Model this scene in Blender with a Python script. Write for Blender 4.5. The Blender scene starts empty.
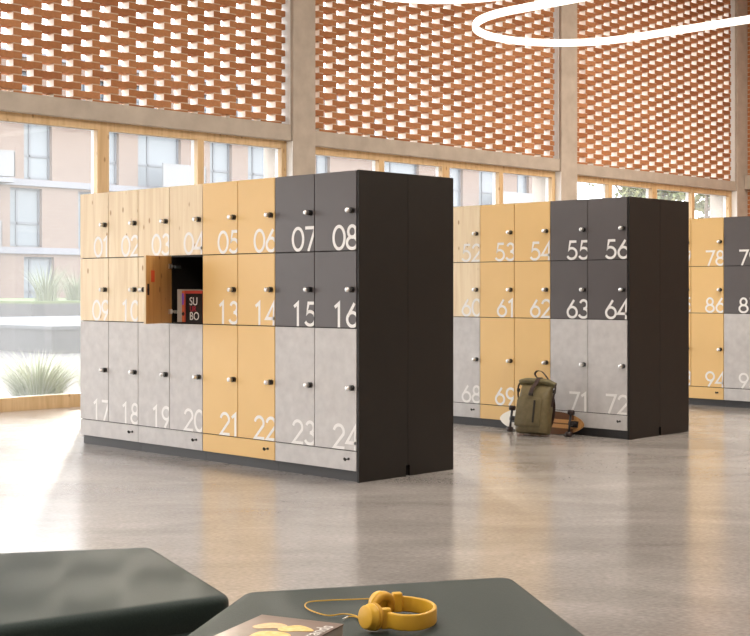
import bpy, bmesh, math, random
from mathutils import Vector, Matrix
random.seed(7)
S = bpy.context.scene
C = S.collection
R = math.radians

# ------------------------------------------------------------------ camera, sky, sun, exposure
F_PX, HOR = 1343.0, 290.0
CAM = Vector((6.185, -6.134, 1.25))
YAW = math.atan2(.7005, .7137)
cam = bpy.data.objects.new('camera', bpy.data.cameras.new('camera'))
C.objects.link(cam)
cam.location = CAM
cam.rotation_euler = (R(90), 0, YAW)
cam.data.sensor_width = 36
cam.data.lens = 36 * F_PX / 750
cam.data.shift_y = -(318 - HOR) / 750
cam.data.clip_end = 300
S.camera = cam

W = bpy.data.worlds.new('sky'); S.world = W
W.use_nodes = True
nt = W.node_tree
bg = nt.nodes['Background']
tc = nt.nodes.new('ShaderNodeTexCoord'); sx = nt.nodes.new('ShaderNodeSeparateXYZ'); cr = nt.nodes.new('ShaderNodeValToRGB')
nt.links.new(tc.outputs['Generated'], sx.inputs[0]); nt.links.new(sx.outputs['Z'], cr.inputs[0]); nt.links.new(cr.outputs[0], bg.inputs['Color'])
cr.color_ramp.elements[0].color = (1, .985, .96, 1); cr.color_ramp.elements[1].color = (.90, .95, 1, 1)
bg.inputs['Strength'].default_value = 4.5

def light(name, kind, loc, energy, color=(1, 1, 1), rot=(0, 0, 0), size=None):
    l = bpy.data.lights.new(name, kind); l.energy = energy; l.color = color
    if size: l.shape = 'RECTANGLE'; l.size, l.size_y = size
    o = bpy.data.objects.new(name, l); C.objects.link(o); o.location = loc; o.rotation_euler = rot
    return o
SUN_DIR = Vector((.807 * math.cos(R(17)), -.59 * math.cos(R(17)), -math.sin(R(17))))
sun = light('sun', 'SUN', (-20, 20, 10), 4.0, (1, .90, .76))
sun.rotation_euler = SUN_DIR.to_track_quat('-Z', 'Y').to_euler(); sun.data.angle = R(1.2)
# warm fill lights added unseen under the ceiling to brighten the hall
light('added_fill_light', 'AREA', (1.5, -6.5, 6.55), 430, (1, .97, .94), size=(9, 1.2))
light('added_fill_light', 'AREA', (2, 2.2, 6.55), 300, (1, .92, .82), size=(7, 1.2))
light('added_fill_light', 'AREA', (1.5, 11, 6.55), 620, (1, .89, .76), size=(9, 1.2))
S.view_settings.view_transform = 'Standard'; S.view_settings.look = 'None'
S.view_settings.gamma = 1; S.view_settings.use_curve_mapping = False
S.view_settings.exposure = 0.55
S.cycles.max_bounces = 8; S.cycles.transparent_max_bounces = 16

# ------------------------------------------------------------------ pixel helpers
FW = Vector((-.7005, .7137, 0)); RT = Vector((.7137, .7005, 0))
def ray(px, py): return FW + RT * ((px - 375) / F_PX) + Vector((0, 0, (HOR - py) / F_PX))
def on_z(px, py, z): d = ray(px, py); return CAM + d * ((z - CAM.z) / d.z)
def on_x(px, py, x): d = ray(px, py); return CAM + d * ((x - CAM.x) / d.x)
def on_y(px, py, y): d = ray(px, py); return CAM + d * ((y - CAM.y) / d.y)
def XZ(X, Z, z=0): p = CAM + FW * Z + RT * X; return Vector((p.x, p.y, z))

# ------------------------------------------------------------------ mesh helpers
def NB(): return bmesh.new()
def box(bm, x0, x1, y0, y1, z0, z1, mi=0, M=None):
    vs = [bm.verts.new((x, y, z)) for x in (x0, x1) for y in (y0, y1) for z in (z0, z1)]
    fs = []
    for f in ((0, 1, 3, 2), (4, 6, 7, 5), (0, 4, 5, 1), (2, 3, 7, 6), (0, 2, 6, 4), (1, 5, 7, 3)):
        fc = bm.faces.new([vs[i] for i in f]); fc.material_index = mi; fs.append(fc)
    if M is not None: bmesh.ops.transform(bm, matrix=M, verts=vs)
    return vs, fs
def bevel_all(bm, w, seg=2, angle=None):
    es = [e for e in bm.edges if angle is None or (len(e.link_faces) == 2 and e.calc_face_angle(0) > angle)]
    bmesh.ops.bevel(bm, geom=es, offset=w, segments=seg, profile=.5, affect='EDGES', clamp_overlap=True)
def cyl(bm, p0, p1, r0, r1=None, n=20, mi=0):
    p0, p1 = Vector(p0), Vector(p1); r1 = r0 if r1 is None else r1
    q = (p1 - p0).to_track_quat('Z', 'Y')
    a = [bm.verts.new(p0 + q @ Vector((r0 * math.cos(t), r0 * math.sin(t), 0))) for t in [2 * math.pi * i / n for i in range(n)]]
    b = [bm.verts.new(p1 + q @ Vector((r1 * math.cos(t), r1 * math.sin(t), 0))) for t in [2 * math.pi * i / n for i in range(n)]]
    for i in range(n):
        f = bm.faces.new((a[i], a[(i + 1) % n], b[(i + 1) % n], b[i])); f.smooth = True; f.material_index = mi
    for l in (list(reversed(a)), b):
        f = bm.faces.new(l); f.material_index = mi
def lathe(bm, prof, c, axis, n=32, mi=0):
    """prof: list of (r, h) along axis from c"""
    c = Vector(c); q = Vector(axis).to_track_quat('Z', 'Y'); rings = []
    for r, h in prof:
        if r < 1e-6: rings.append([bm.verts.new(c + q @ Vector((0, 0, h)))])
        else: rings.append([bm.verts.new(c + q @ Vector((r * math.cos(2 * math.pi * i / n), r * math.sin(2 * math.pi * i / n), h))) for i in range(n)])
    for a, b in zip(rings, rings[1:]):
        for i in range(n):
            j = (i + 1) % n
            if len(a) == 1 and len(b) == 1: continue
            if len(a) == 1: f = bm.faces.new((a[0], b[j], b[i]))
            elif len(b) == 1: f = bm.faces.new((a[i], a[j], b[0]))
            else: f = bm.faces.new((a[i], a[j], b[j], b[i]))
            f.smooth = True; f.material_index = mi
def spline(pts, sub=8, closed=False):
    P = [Vector(p) for p in pts]; n = len(P); out = []
    rng = range(n if closed else n - 1)
    for i in rng:
        g = (lambda k: P[k % n]) if closed else (lambda k: P[max(0, min(n - 1, k))])
        p0, p1, p2, p3 = g(i - 1), g(i), g(i + 1), g(i + 2)
        for s in range(sub):
            t = s / sub
            out.append(.5 * (2 * p1 + (p2 - p0) * t + (2 * p0 - 5 * p1 + 4 * p2 - p3) * t * t + (3 * p1 - p0 - 3 * p2 + p3) * t ** 3))
    if not closed: out.append(P[-1].copy())
    return out
def sweep(bm, path, prof, closed=False, up=Vector((0, 0, 1)), mi=0, smooth=True, scale=None):
    """prof: closed 2-D loop (side, up)"""
    n = len(path); rings = []
    for i, p in enumerate(path):
        a = path[(i - 1) % n] if closed or i > 0 else p
        b = path[(i + 1) % n] if closed or i < n - 1 else p
        t = (b - a).normalized(); s = t.cross(up)
        if s.length < 1e-4: s = t.cross(Vector((1, 0, .01)))
        s.normalize(); u = s.cross(t); k = scale[i] if scale else 1
        rings.append([bm.verts.new(p + s * x * k + u * y * k) for x, y in prof])
    m = len(prof)
    for i in range(n if closed else n - 1):
        a, b = rings[i], rings[(i + 1) % n]
        for j in range(m):
            f = bm.faces.new((a[j], a[(j + 1) % m], b[(j + 1) % m], b[j])); f.smooth = smooth; f.material_index = mi
    if not closed:
        for l in (list(reversed(rings[0])), rings[-1]):
            f = bm.faces.new(l); f.material_index = mi
def circ(r, n=10): return [(r * math.cos(2 * math.pi * i / n), r * math.sin(2 * math.pi * i / n)) for i in range(n)]
def rrect(w, h, r, n=4):
    out = []
    for cx, cy, a0 in ((w / 2 - r, h / 2 - r, 0), (-w / 2 + r, h / 2 - r, 90), (-w / 2 + r, -h / 2 + r, 180), (w / 2 - r, -h / 2 + r, 270)):
        for i in range(n + 1):
            a = R(a0 + 90 * i / n); out.append((cx + r * math.cos(a), cy + r * math.sin(a)))
    return out
def mesh(name, bm, mats):
    bmesh.ops.recalc_face_normals(bm, faces=bm.faces[:])
    me = bpy.data.meshes.new(name); bm.to_mesh(me); bm.free()
    for m in (mats if isinstance(mats, (list, tuple)) else [mats]): me.materials.append(m)
    return me
def link(name, me, parent=None, loc=(0, 0, 0), rot=(0, 0, 0)):
    o = bpy.data.objects.new(name, me); C.objects.link(o); o.location = loc; o.rotation_euler = rot
    if parent is not None: o.parent = parent
    return o
def obj(name, bm, mats, parent=None, loc=(0, 0, 0), rot=(0, 0, 0)): return link(name, mesh(name, bm, mats), parent, loc, rot)
def tag(o, label, cat, group=None):
    o['label'] = label; o['category'] = cat
    if group: o['group'] = group
    return o
def thing(name, label, cat, loc=(0, 0, 0), rz=0, group=None):
    return tag(link(name, None, None, loc, (0, 0, rz)), label, cat, group)
def struct(name, bm, mats, label=None, parent=None, loc=(0, 0, 0)):
    o = obj(name, bm, mats, parent, loc); o['kind'] = 'structure'
    if label: o['label'] = label
    return o
def dup(root, loc=None, rz=None, label=None):
    r = root.copy(); C.objects.link(r)
    if loc is not None: r.location = loc
    if rz is not None: r.rotation_euler = (0, 0, rz)
    if label: r['label'] = label
    for ch in list(root.children):
        c = ch.copy(); C.objects.link(c); c.parent = r
        for g in list(ch.children):
            d = g.copy(); C.objects.link(d); d.parent = c
    return r
def text_bm(s, size, M, depth=.0006, align='LEFT', mi=0, bm=None, xscale=1.0):
    cu = bpy.data.curves.new('lettering', 'FONT'); cu.body = s; cu.size = size; cu.align_x = align; cu.extrude = depth / 2
    o = bpy.data.objects.new('lettering', cu); C.objects.link(o)
    dg = bpy.context.evaluated_depsgraph_get(); me = bpy.data.meshes.new_from_object(o.evaluated_get(dg))
    me.transform(M @ Matrix.Diagonal((xscale, 1, 1, 1)))
    b = bm or NB(); n0 = len(b.faces); b.from_mesh(me); b.faces.ensure_lookup_table()
    for f in b.faces[n0:]: f.material_index = mi
    bpy.data.objects.remove(o); bpy.data.curves.remove(cu); bpy.data.meshes.remove(me)
    return b

# ------------------------------------------------------------------ materials
def mat(name, col, rough=.5, metal=0, spec=.5, emit=None, estr=0):
    m = bpy.data.materials.new(name); m.use_nodes = True
    b = m.node_tree.nodes['Principled BSDF']
    b.inputs['Base Color'].default_value = (*col, 1); b.inputs['Roughness'].default_value = rough
    b.inputs['Metallic'].default_value = metal; b.inputs['Specular IOR Level'].default_value = spec
    if emit: b.inputs['Emission Color'].default_value = (*emit, 1); b.inputs['Emission Strength'].default_value = estr
    return m
def nodes(m):
    t = m.node_tree; b = t.nodes['Principled BSDF']
    def N(k, **kw):
        n = t.nodes.new(k)
        for a, v in kw.items():
            if a in n.inputs: n.inputs[a].default_value = v
            else: setattr(n, a, v)
        return n
    return t, b, N, t.links.new
def ramp(N, stops):
    n = N('ShaderNodeValToRGB'); e = n.color_ramp.elements
    while len(e) < len(stops): e.new(.5)
    for k, (p, c) in zip(e, stops): k.position = p; k.color = (*c, 1)
    return n
def noisy(name, c0, c1, scale, rough=.5, stretch=(1, 1, 1), lo=.35, hi=.65, bump=0, detail=6, rnd=True, spec=.5, metal=0, rough2=None):
    m = mat(name, c0, rough, metal, spec); t, b, N, L = nodes(m)
    tc = N('ShaderNodeTexCoord'); mp = N('ShaderNodeMapping'); mp.inputs['Scale'].default_value = stretch
    L(tc.outputs['Object'], mp.inputs['Vector'])
    if rnd:
        oi = N('ShaderNodeObjectInfo'); mu = N('ShaderNodeMath', operation='MULTIPLY'); mu.inputs[1].default_value = 37
        L(oi.outputs['Random'], mu.inputs[0]); L(mu.outputs[0], mp.inputs['Location'])
    nz = N('ShaderNodeTexNoise'); nz.inputs['Scale'].default_value = scale; nz.inputs['Detail'].default_value = detail
    L(mp.outputs[0], nz.inputs['Vector'])
    rp = ramp(N, [(lo, c0), (hi, c1)]); L(nz.outputs['Fac'], rp.inputs[0]); L(rp.outputs[0], b.inputs['Base Color'])
    if rough2 is not None:
        mr = N('ShaderNodeMapRange'); mr.inputs['To Min'].default_value = rough; mr.inputs['To Max'].default_value = rough2
        L(nz.outputs['Fac'], mr.inputs[0]); L(mr.outputs[0], b.inputs['Roughness'])
    if bump:
        bp = N('ShaderNodeBump'); bp.inputs['Strength'].default_value = bump; bp.inputs['Distance'].default_value = .002
        L(nz.outputs['Fac'], bp.inputs['Height']); L(bp.outputs[0], b.inputs['Normal'])
    return m
def wood(name, light_c, dark_c, knot_c, rough=.5, scale=1.0):
    m = mat(name, light_c, rough); t, b, N, L = nodes(m)
    tc = N('ShaderNodeTexCoord'); mp = N('ShaderNodeMapping'); mp.inputs['Scale'].default_value = (22 * scale, 22 * scale, 1.6 * scale)
    oi = N('ShaderNodeObjectInfo'); mu = N('ShaderNodeMath', operation='MULTIPLY'); mu.inputs[1].default_value = 53
    L(oi.outputs['Random'], mu.inputs[0]); L(mu.outputs[0], mp.inputs['Location']); L(tc.outputs['Object'], mp.inputs['Vector'])
    nz = N('ShaderNodeTexNoise'); nz.inputs['Scale'].default_value = 1; nz.inputs['Detail'].default_value = 5; nz.inputs['Distortion'].default_value = .6
    L(mp.outputs[0], nz.inputs['Vector'])
    rp = ramp(N, [(.32, dark_c), (.62, light_c)]); L(nz.outputs['Fac'], rp.inputs[0])
    m2 = N('ShaderNodeMapping'); m2.inputs['Scale'].default_value = (13 * scale, 13 * scale, 6 * scale)
    L(mu.outputs[0], m2.inputs['Location']); L(tc.outputs['Object'], m2.inputs['Vector'])
    vo = N('ShaderNodeTexVoronoi'); vo.inputs['Scale'].default_value = 1; L(m2.outputs[0], vo.inputs['Vector'])
    kr = ramp(N, [(.09, (1, 1, 1)), (.17, (0, 0, 0))]); L(vo.outputs['Distance'], kr.inputs[0])
    mx = N('ShaderNodeMix', data_type='RGBA'); L(kr.outputs[0], mx.inputs['Factor']); L(rp.outputs[0], mx.inputs[6]); mx.inputs[7].default_value = (*knot_c, 1)
    L(mx.outputs[2], b.inputs['Base Color'])
    return m
M = {}
M['oak'] = wood('knotty_pale_oak', (.84, .70, .485), (.75, .59, .38), (.45, .27, .12))
M['oak_in'] = wood('oiled_oak', (.62, .34, .115), (.50, .25, .075), (.30, .13, .045))
M['pine'] = wood('pine_frame', (.70, .50, .28), (.58, .39, .20), (.40, .24, .11), scale=.8)
M['yellow'] = noisy('mustard_laminate', (.76, .50, .20), (.78, .515, .21), 3, .45)
M['stone'] = noisy('stone_grey_laminate', (.50, .485, .485), (.59, .575, .57), 14, .5, lo=.3, hi=.7)
M['graph'] = noisy('graphite_laminate', (.088, .078, .08), (.094, .083, .085), 5, .42)
M['black'] = noisy('black_carcass', (.011, .009, .008), (.013, .0105, .009), 8, .5, spec=.3)
M['drawer'] = M['stone']
M['plinth'] = mat('plinth_grey', (.036, .035, .037), .5)
M['chrome'] = mat('chrome', (.88, .88, .88), .28, 1)
M['rosette'] = mat('black_plastic', (.012, .011, .011), .35)
M['white_num'] = mat('white_numeral', (.84, .83, .82), .5)
M['concrete'] = noisy('board_concrete', (.42, .365, .31), (.51, .45, .385), 5, .8, lo=.3, hi=.7, bump=.3)
M['brick'] = [noisy('brick_%d' % i, c, tuple(x * 1.15 for x in c), 30, .85, rnd=False) for i, c in enumerate(((.40, .175, .072), (.36, .15, .058), (.44, .20, .088), (.32, .125, .048)))]
M['brick_end'] = mat('daylight_white_brick_end', (.95, .93, .90), .8)  # near-white: strong daylight on the brick ends put into the colour
M['mortar'] = mat('mortar', (.62, .50, .38), .9)
M['ceil'] = mat('ceiling_plaster', (.72, .68, .62), .9)
M['cladding_daylight'] = mat('cladding_and_daylight_white', (.86, .86, .86), .5)  # white outer frame cladding; also paints daylight on the pier reveals
M['lamp'] = mat('lamp_diffuser', (.9, .9, .88), .4, emit=(1, .94, .82), estr=1.0)
M['wire'] = mat('steel_wire', (.5, .5, .5), .4, 1)
M['bench'] = noisy('green_leather', (.022, .034, .031), (.028, .041, .037), 220, .55, bump=.2, detail=2, spec=.22)
M['seam'] = mat('dark_seam', (.012, .015, .014), .7)

def floor_mat():
    m = mat('polished_concrete', (.4, .37, .34), .25); t, b, N, L = nodes(m)
    tc = N('ShaderNodeTexCoord')
    mp = N('ShaderNodeMapping'); mp.vector_type = 'TEXTURE'; mp.inputs['Scale'].default_value = (1.5, .75, 1); mp.inputs['Rotation'].default_value = (0, 0, R(44)); L(tc.outputs['Object'], mp.inputs[0])
    n1 = N('ShaderNodeTexNoise'); n1.inputs['Scale'].default_value = 1.3; n1.inputs['Detail'].default_value = 8; n1.inputs['Roughness'].default_value = .65; n1.inputs['Distortion'].default_value = .5
    n2 = N('ShaderNodeTexNoise'); n2.inputs['Scale'].default_value = 60; n2.inputs['Detail'].default_value = 4
    L(mp.outputs[0], n1.inputs['Vector']); L(mp.outputs[0], n2.inputs['Vector'])
    r1 = ramp(N, [(.30, (.255, .232, .215)), (.68, (.42, .39, .365))]); L(n1.outputs['Fac'], r1.inputs[0])
    r2 = ramp(N, [(.35, (.82, .82, .82)), (.65, (1.1, 1.1, 1.1))]); L(n2.outputs['Fac'], r2.inputs[0])
    mx = N('ShaderNodeMix', data_type='RGBA', blend_type='MULTIPLY'); mx.inputs['Factor'].default_value = 1
    L(r1.outputs[0], mx.inputs[6]); L(r2.outputs[0], mx.inputs[7]); L(mx.outputs[2], b.inputs['Base Color'])
    mr = N('ShaderNodeMapRange'); mr.inputs['To Min'].default_value = .13; mr.inputs['To Max'].default_value = .23
    n4 = N('ShaderNodeTexNoise'); n4.inputs['Scale'].default_value = .9; n4.inputs['Detail'].default_value = 2; L(mp.outputs[0], n4.inputs['Vector']); L(n4.outputs['Fac'], mr.inputs[0]); L(mr.outputs[0], b.inputs['Roughness'])
    bp = N('ShaderNodeBump'); bp.inputs['Strength'].default_value = .05; bp.inputs['Distance'].default_value = .003
    n3 = N('ShaderNodeTexNoise'); n3.inputs['Scale'].default_value = 18; n3.inputs['Detail'].default_value = 5; L(mp.outputs[0], n3.inputs['Vector'])
    L(n3.outputs['Fac'], bp.inputs['Height']); L(bp.outputs[0], b.inputs['Normal'])
    b.inputs['Specular IOR Level'].default_value = .75
    return m
M['floor'] = floor_mat()

def glass_mat():
    m = bpy.data.materials.new('window_glass'); m.use_nodes = True; t = m.node_tree; t.nodes.clear()
    N = t.nodes.new; L = t.links.new
    out = N('ShaderNodeOutputMaterial'); tr = N('ShaderNodeBsdfTransparent'); gl = N('ShaderNodeBsdfGlossy'); df = N('ShaderNodeBsdfTranslucent')
    lw = N('ShaderNodeLayerWeight'); lw.inputs['Blend'].default_value = .5
    pw = N('ShaderNodeMath'); pw.operation = 'POWER'; pw.inputs[1].default_value = 5; L(lw.outputs['Facing'], pw.inputs[0])
    fr = N('ShaderNodeMath'); fr.operation = 'MULTIPLY_ADD'; fr.inputs[1].default_value = .5; fr.inputs[2].default_value = .02; L(pw.outputs[0], fr.inputs[0])
    gl.inputs['Roughness'].default_value = .02; tr.inputs['Color'].default_value = (.97, .98, .99, 1); df.inputs['Color'].default_value = (.9, .92, .95, 1)
    m1 = N('ShaderNodeMixShader'); m1.inputs[0].default_value = .05; L(tr.outputs[0], m1.inputs[1]); L(df.outputs[0], m1.inputs[2])  # white translucent share puts a milky haze over the view outside
    m2 = N('ShaderNodeMixShader'); L(fr.outputs[0], m2.inputs[0]); L(m1.outputs[0], m2.inputs[1]); L(gl.outputs[0], m2.inputs[2]); L(m2.outputs[0], out.inputs[0])
    return m
M['glass'] = glass_mat()

def solid_brick(name, c1, c2, mo, w=.25, h=.08):
    m = mat(name, c1, .85); t, b, N, L = nodes(m)
    tc = N('ShaderNodeTexCoord'); sp = N('ShaderNodeSeparateXYZ'); ad = N('ShaderNodeMath', operation='ADD'); cb = N('ShaderNodeCombineXYZ')
    L(tc.outputs['Object'], sp.inputs[0]); L(sp.outputs['X'], ad.inputs[0]); L(sp.outputs['Y'], ad.inputs[1]); L(ad.outputs[0], cb.inputs['X']); L(sp.outputs['Z'], cb.inputs['Y'])
    br = N('ShaderNodeTexBrick'); br.inputs['Scale'].default_value = 1; br.inputs['Brick Width'].default_value = w; br.inputs['Row Height'].default_value = h
    br.inputs['Mortar Size'].default_value = .008; br.inputs['Color1'].default_value = (*c1, 1); br.inputs['Color2'].default_value = (*c2, 1); br.inputs['Mortar'].default_value = (*mo, 1)
    L(cb.outputs[0], br.inputs['Vector']); L(br.outputs['Color'], b.inputs['Base Color'])
    return m

# ------------------------------------------------------------------ the hall
WX = -6.09
bm = NB(); box(bm, -6.6, 11, -11.5, 17, -.1, 0); struct('floor', bm, M['floor'], 'polished grey concrete floor')
bm = NB(); box(bm, -6.7, 11, -11.5, 17, 6.78, 6.95); struct('ceiling', bm, M['ceil'])
M['plaster'] = mat('warm_plaster', (.66, .58, .48), .9)
bm = NB(); box(bm, -6.7, 11, -11.7, -11.5, 0, 6.78); struct('wall_back', bm, M['plaster'])
bm = NB(); box(bm, 11, 11.2, -11.7, 16.3, 0, 6.78); struct('wall_right', bm, M['plaster'])
M['hall_brick'] = solid_brick('hall_brick', (.46, .175, .07), (.38, .13, .052), (.5, .4, .3))
bm = NB(); box(bm, -6.1, 11, 16.0, 16.3, 0, 6.78); struct('wall_end', bm, M['hall_brick'], 'solid orange brick end wall')
bm = NB(); box(bm, -6.05, 11, 15.86, 16.0, 3.07, 3.32); struct('trim_ledge', bm, M['concrete'])

PIERS = [(-11.36, -10.98), (-5.95, -5.57), (-.53, -.15), (4.91, 5.29), (10.38, 10.79), (15.63, 16.0)]
for y0, y1 in PIERS:
    bm = NB(); box(bm, -6.62, WX + .03, y0, y1, 0, 6.78); bevel_all(bm, .008, 1)
    bm2 = bm; struct('trim_pier', bm2, M['concrete'], 'square concrete pier of the window wall')
DEPTH = .135
def screen(y0, y1, zb, per, gap, course, yc, z0):
    """brick lattice: every brick bridges two gaps; yc, z0: centre and base of one gap"""
    bm = NB(); L = per - gap; xf = WX - .08; xb = xf - DEPTH; bh = course - .0125; lim = y1 - .03
    z0 -= 2 * course * math.ceil((z0 - zb) / (2 * course)); k = 0; z = z0
    while z < 6.78:
        off = yc + gap / 2 + (per / 2 if k % 2 else 0)
        q = off + math.floor((y0 - off) / per - 1) * per
        za, zt = max(z, zb), min(z + bh, 6.78)
        while q < y1 and zt - za > .006:
            a, b = max(q, y0), min(q + L, lim)
            if b - a > .05:
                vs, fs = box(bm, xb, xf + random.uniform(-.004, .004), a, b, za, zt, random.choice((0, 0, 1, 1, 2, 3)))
                for f in (0, 2, 3): fs[f].material_index = 4  # gap sides and outer face take the daylight-white colour
                for ma, mb in ((q, q + L / 2 - gap / 2), (q + L / 2 + gap / 2, q + L)):
                    ma, mb = max(ma, y0) + .001, min(mb, lim) - .001
                    if mb - ma > .01: box(bm, xb + .003, xf - .004, ma, mb, zt - .0002, zt + .0127, 5)
            q += per
        z += course; k += 1
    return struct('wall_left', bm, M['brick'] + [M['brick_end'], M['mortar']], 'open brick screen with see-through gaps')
def window(n, y0, y1, zw):
    """one bay: wood frame with four panes"""
    p = [y0, y1 - 4.05, y1 - 2.68, y1 - 1.34, y1] if n < 4 else [y0, y1 - 3.80, y1 - 2.52, y1 - 1.31, y1]
    xi, xo, xg = WX - .08, WX - .21, WX - .15
    bm = NB(); zb, zt = .14, zw - .09
    def bar(a, b, c, d):
        vs, fs = box(bm, xg, xi, a, b, c, d, 0); box(bm, xo, xg, a + .006, b - .006, c, d, 1)
    bar(y0, y1, 0, zb); bar(y0, y1, zt, zw)
    hw = [.05, .05, .075, .045, .05]
    ms = []
    for i, q in enumerate(p):
        a, b = q - hw[i], q + hw[i]
        if i == 0: a, b = y0, y0 + .08
        if i == 4: a, b = y1 - .09, y1
        bar(a, b, zb, zt); ms.append((a, b))
    f = struct('window_%d' % n, bm, [M['pine'], M['cladding_daylight']], 'pine-framed window bay under the brick screen')
    bm = NB(); box(bm, xi + .001, WX + .025, y1 - .012, y1 - .001, 0, zw - .005); obj('reveal_daylight_lining', bm, M['cladding_daylight'], f)  # thin white board added so the pier reveal looks brightly daylit
    for i in range(4):
        g = NB(); box(g, xg - .006, xg + .006, ms[i][1], ms[i + 1][0], zb, zt); obj('pane', g, M['glass'], f)
BAYS = [(3.28, 3.08, .478, .138, .0805, 1.064, 3.2415)] * 3 + [(3.24, 3.05, .456, .152, .078, 5.603, 3.2905), (3.20, 3.03, .437, .162, .0765, 11.066, 3.251)]
for i, (bt_, bb, per, gap, co, yc, z0) in enumerate(BAYS):
    y0, y1 = PIERS[i][1], PIERS[i + 1][0]
    if i == 0: y0, y1 = -10.98, -5.95
    bm = NB(); box(bm, -6.60, WX, y0, y1, bb, bt_); bevel_all(bm, .008, 1); struct('trim_beam', bm, M['concrete'], 'concrete beam between window bay and brick screen')
    screen(y0, y1, bt_, per, gap, co, yc, z0)
    window(i + 1, y0, y1, bb)
    bm = NB(); box(bm, -6.61, WX - .02, y1 - .012, y1 - .0005, bt_, 6.78); struct('trim_reveal_daylight', bm, M['cladding_daylight'])  # added white sheet paints daylight on the reveal beside the screen

# ------------------------------------------------------------------ outside
M['paving'] = noisy('pale_paving', (.054, .048, .045), (.068, .061, .058), 1.2, .9, rnd=False)
bm = NB(); box(bm, -90, -6.6, -40, 120, -.2, -.02); struct('ground_outside', bm, M['paving'], 'pale paved courtyard beyond the windows')
M['planter'] = noisy('planter_concrete', (.052, .048, .048), (.064, .060, .060), 2, .8, rnd=False)
M['coping'] = mat('planter_coping', (.075, .076, .080), .7)
M['lawn'] = noisy('lawn', (.07, .095, .035), (.11, .135, .055), 30, .9, rnd=False)
def uv(u, v): return 6.185 - u, v - 6.134
x1, y0 = uv(23.24, 14.53)
t = thing('concrete_planter', 'low grey concrete terrace block with pale coping outside the window', 'planter', (x1, y0, 0))
bm = NB(); box(bm, -9, 0, 0, 14, -.02, .46); obj('block', bm, M['planter'], t)
bm = NB(); box(bm, -9, .03, -.03, 14, .46, .53); obj('coping', bm, M['coping'], t)
x2, y2 = uv(27.0, 17.8)
t = thing('raised_lawn', 'raised lawn bed with concrete edging behind the terrace block', 'lawn bed', (x2 - 6.5, y2 + 2.5, 0))
bm = NB(); box(bm, -14, 0, 0, 24, -.02, .86); obj('retaining_wall', bm, M['planter'], t)
bm = NB(); box(bm, -13.9, -.12, .12, 23.9, .86, .93); obj('turf', bm, M['lawn'], t)

M['ext_brick'] = solid_brick('apartment_brick', (.165, .117, .094), (.148, .103, .083), (.185, .146, .124), .5, .16)
M['band'] = mat('facade_band', (.16, .163, .185), .7)
M['ext_frame'] = mat('facade_window_frame', (.085, .096, .115), .5)
M['ext_glass'] = mat('facade_window_glass', (.15, .17, .19), .15, spec=.3)
M['rail'] = mat('balcony_panel', (.15, .152, .16), .3)
FX = -46.3
bt = thing('apartment_building', 'hazy pink brick apartment building with grey windows across the courtyard', 'building', (FX, 20, 0))
cols = {3: [(24, 52), (91, 119), (138, 181), (210, 232), (248, 275), (316, 330), (383, 419), (448, 463), (479, 499), (517, 529)],
        2: [(10, 42), (78, 100), (140, 180), (215, 240)], 1: [(24, 54), (-40, -15), (90, 118)]}
cols[4] = [(a - 12, b - 12) for a, b in cols[3]]
fl = {1: (.12, 2.72), 2: (3.15, 5.75), 3: (6.15, 8.75), 4: (9.15, 10.9)}
holes = []
for k, l in cols.items():
    for a, b in l:
        ya, yb = on_x(a, 290, FX).y, on_x(b, 290, FX).y
        if yb < 64.5: holes.append((ya, yb, *fl[k]))
Y0, Y1, ZT = 6.0, 64.6, 11.6
ys = sorted({Y0, Y1, *[h[0] for h in holes], *[h[1] for h in holes]}); zs = sorted({-.02, ZT, *[h[2] for h in holes], *[h[3] for h in holes]})
bm = NB()
for za, zb in zip(zs, zs[1:]):
    run = None
    for ya, yb in zip(ys, ys[1:]):
        hole = any(h[0] <= (ya + yb) / 2 <= h[1] and h[2] <= (za + zb) / 2 <= h[3] for h in holes)
        if not hole: run = (run[0], yb) if run else (ya, yb)
        if (hole or yb == Y1) and run: box(bm, -.4, 0, run[0] - 20, run[1] - 20, za, zb); run = None
obj('wall', bm, M['ext_brick'], bt)
bm = NB(); box(bm, -12, -.7, Y0 - 20, Y1 - 20, -.02, ZT); obj('core', bm, M['ext_brick'], bt)
for z in (2.85, 5.85, 8.85, 11.5):
    bm = NB(); box(bm, -.1, .12, Y0 - 20.1, Y1 - 19.9, z, z + .28); obj('floor_band', bm, M['band'], bt)
for ya, yb, za, zb in holes:
    ya -= 20; yb -= 20; bm = NB(); w = .10; m = ya + (yb - ya) * .28
    for q in ((ya, ya + w, za, zb), (yb - w, yb, za, zb), (ya, yb, za, za + w), (ya, yb, zb - w, zb), (m - w / 2, m + w / 2, za, zb), (ya, yb, za + 1.0, za + 1.0 + w)): box(bm, -.3, -.2, *q)
    f = obj('window', bm, M['ext_frame'], bt)
    bm = NB(); box(bm, -.28, -.25, ya, yb, za, zb); obj('pane', bm, M['ext_glass'], f)
for a, b, z in ((-40, 14, 6.0), (162, 205, 6.0), (500, 532, 6.0), (-60, 1, 3.0)):
    ya, yb = on_x(a, 290, FX + 1.2).y - 20, on_x(b, 290, FX + 1.2).y - 20
    bm = NB(); box(bm, 0, 1.3, ya, yb, z - .15, z + .05); g = obj('balcony', bm, M['band'], bt)
    bm = NB(); box(bm, 1.25, 1.29, ya, yb, z + .1, z + 1.15); box(bm, 0, 1.29, yb - .04, yb, z + .1, z + 1.15); box(bm, 1.22, 1.30, ya, yb, z + 1.15, z + 1.2); obj('balustrade', bm, M['rail'], g)

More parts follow.
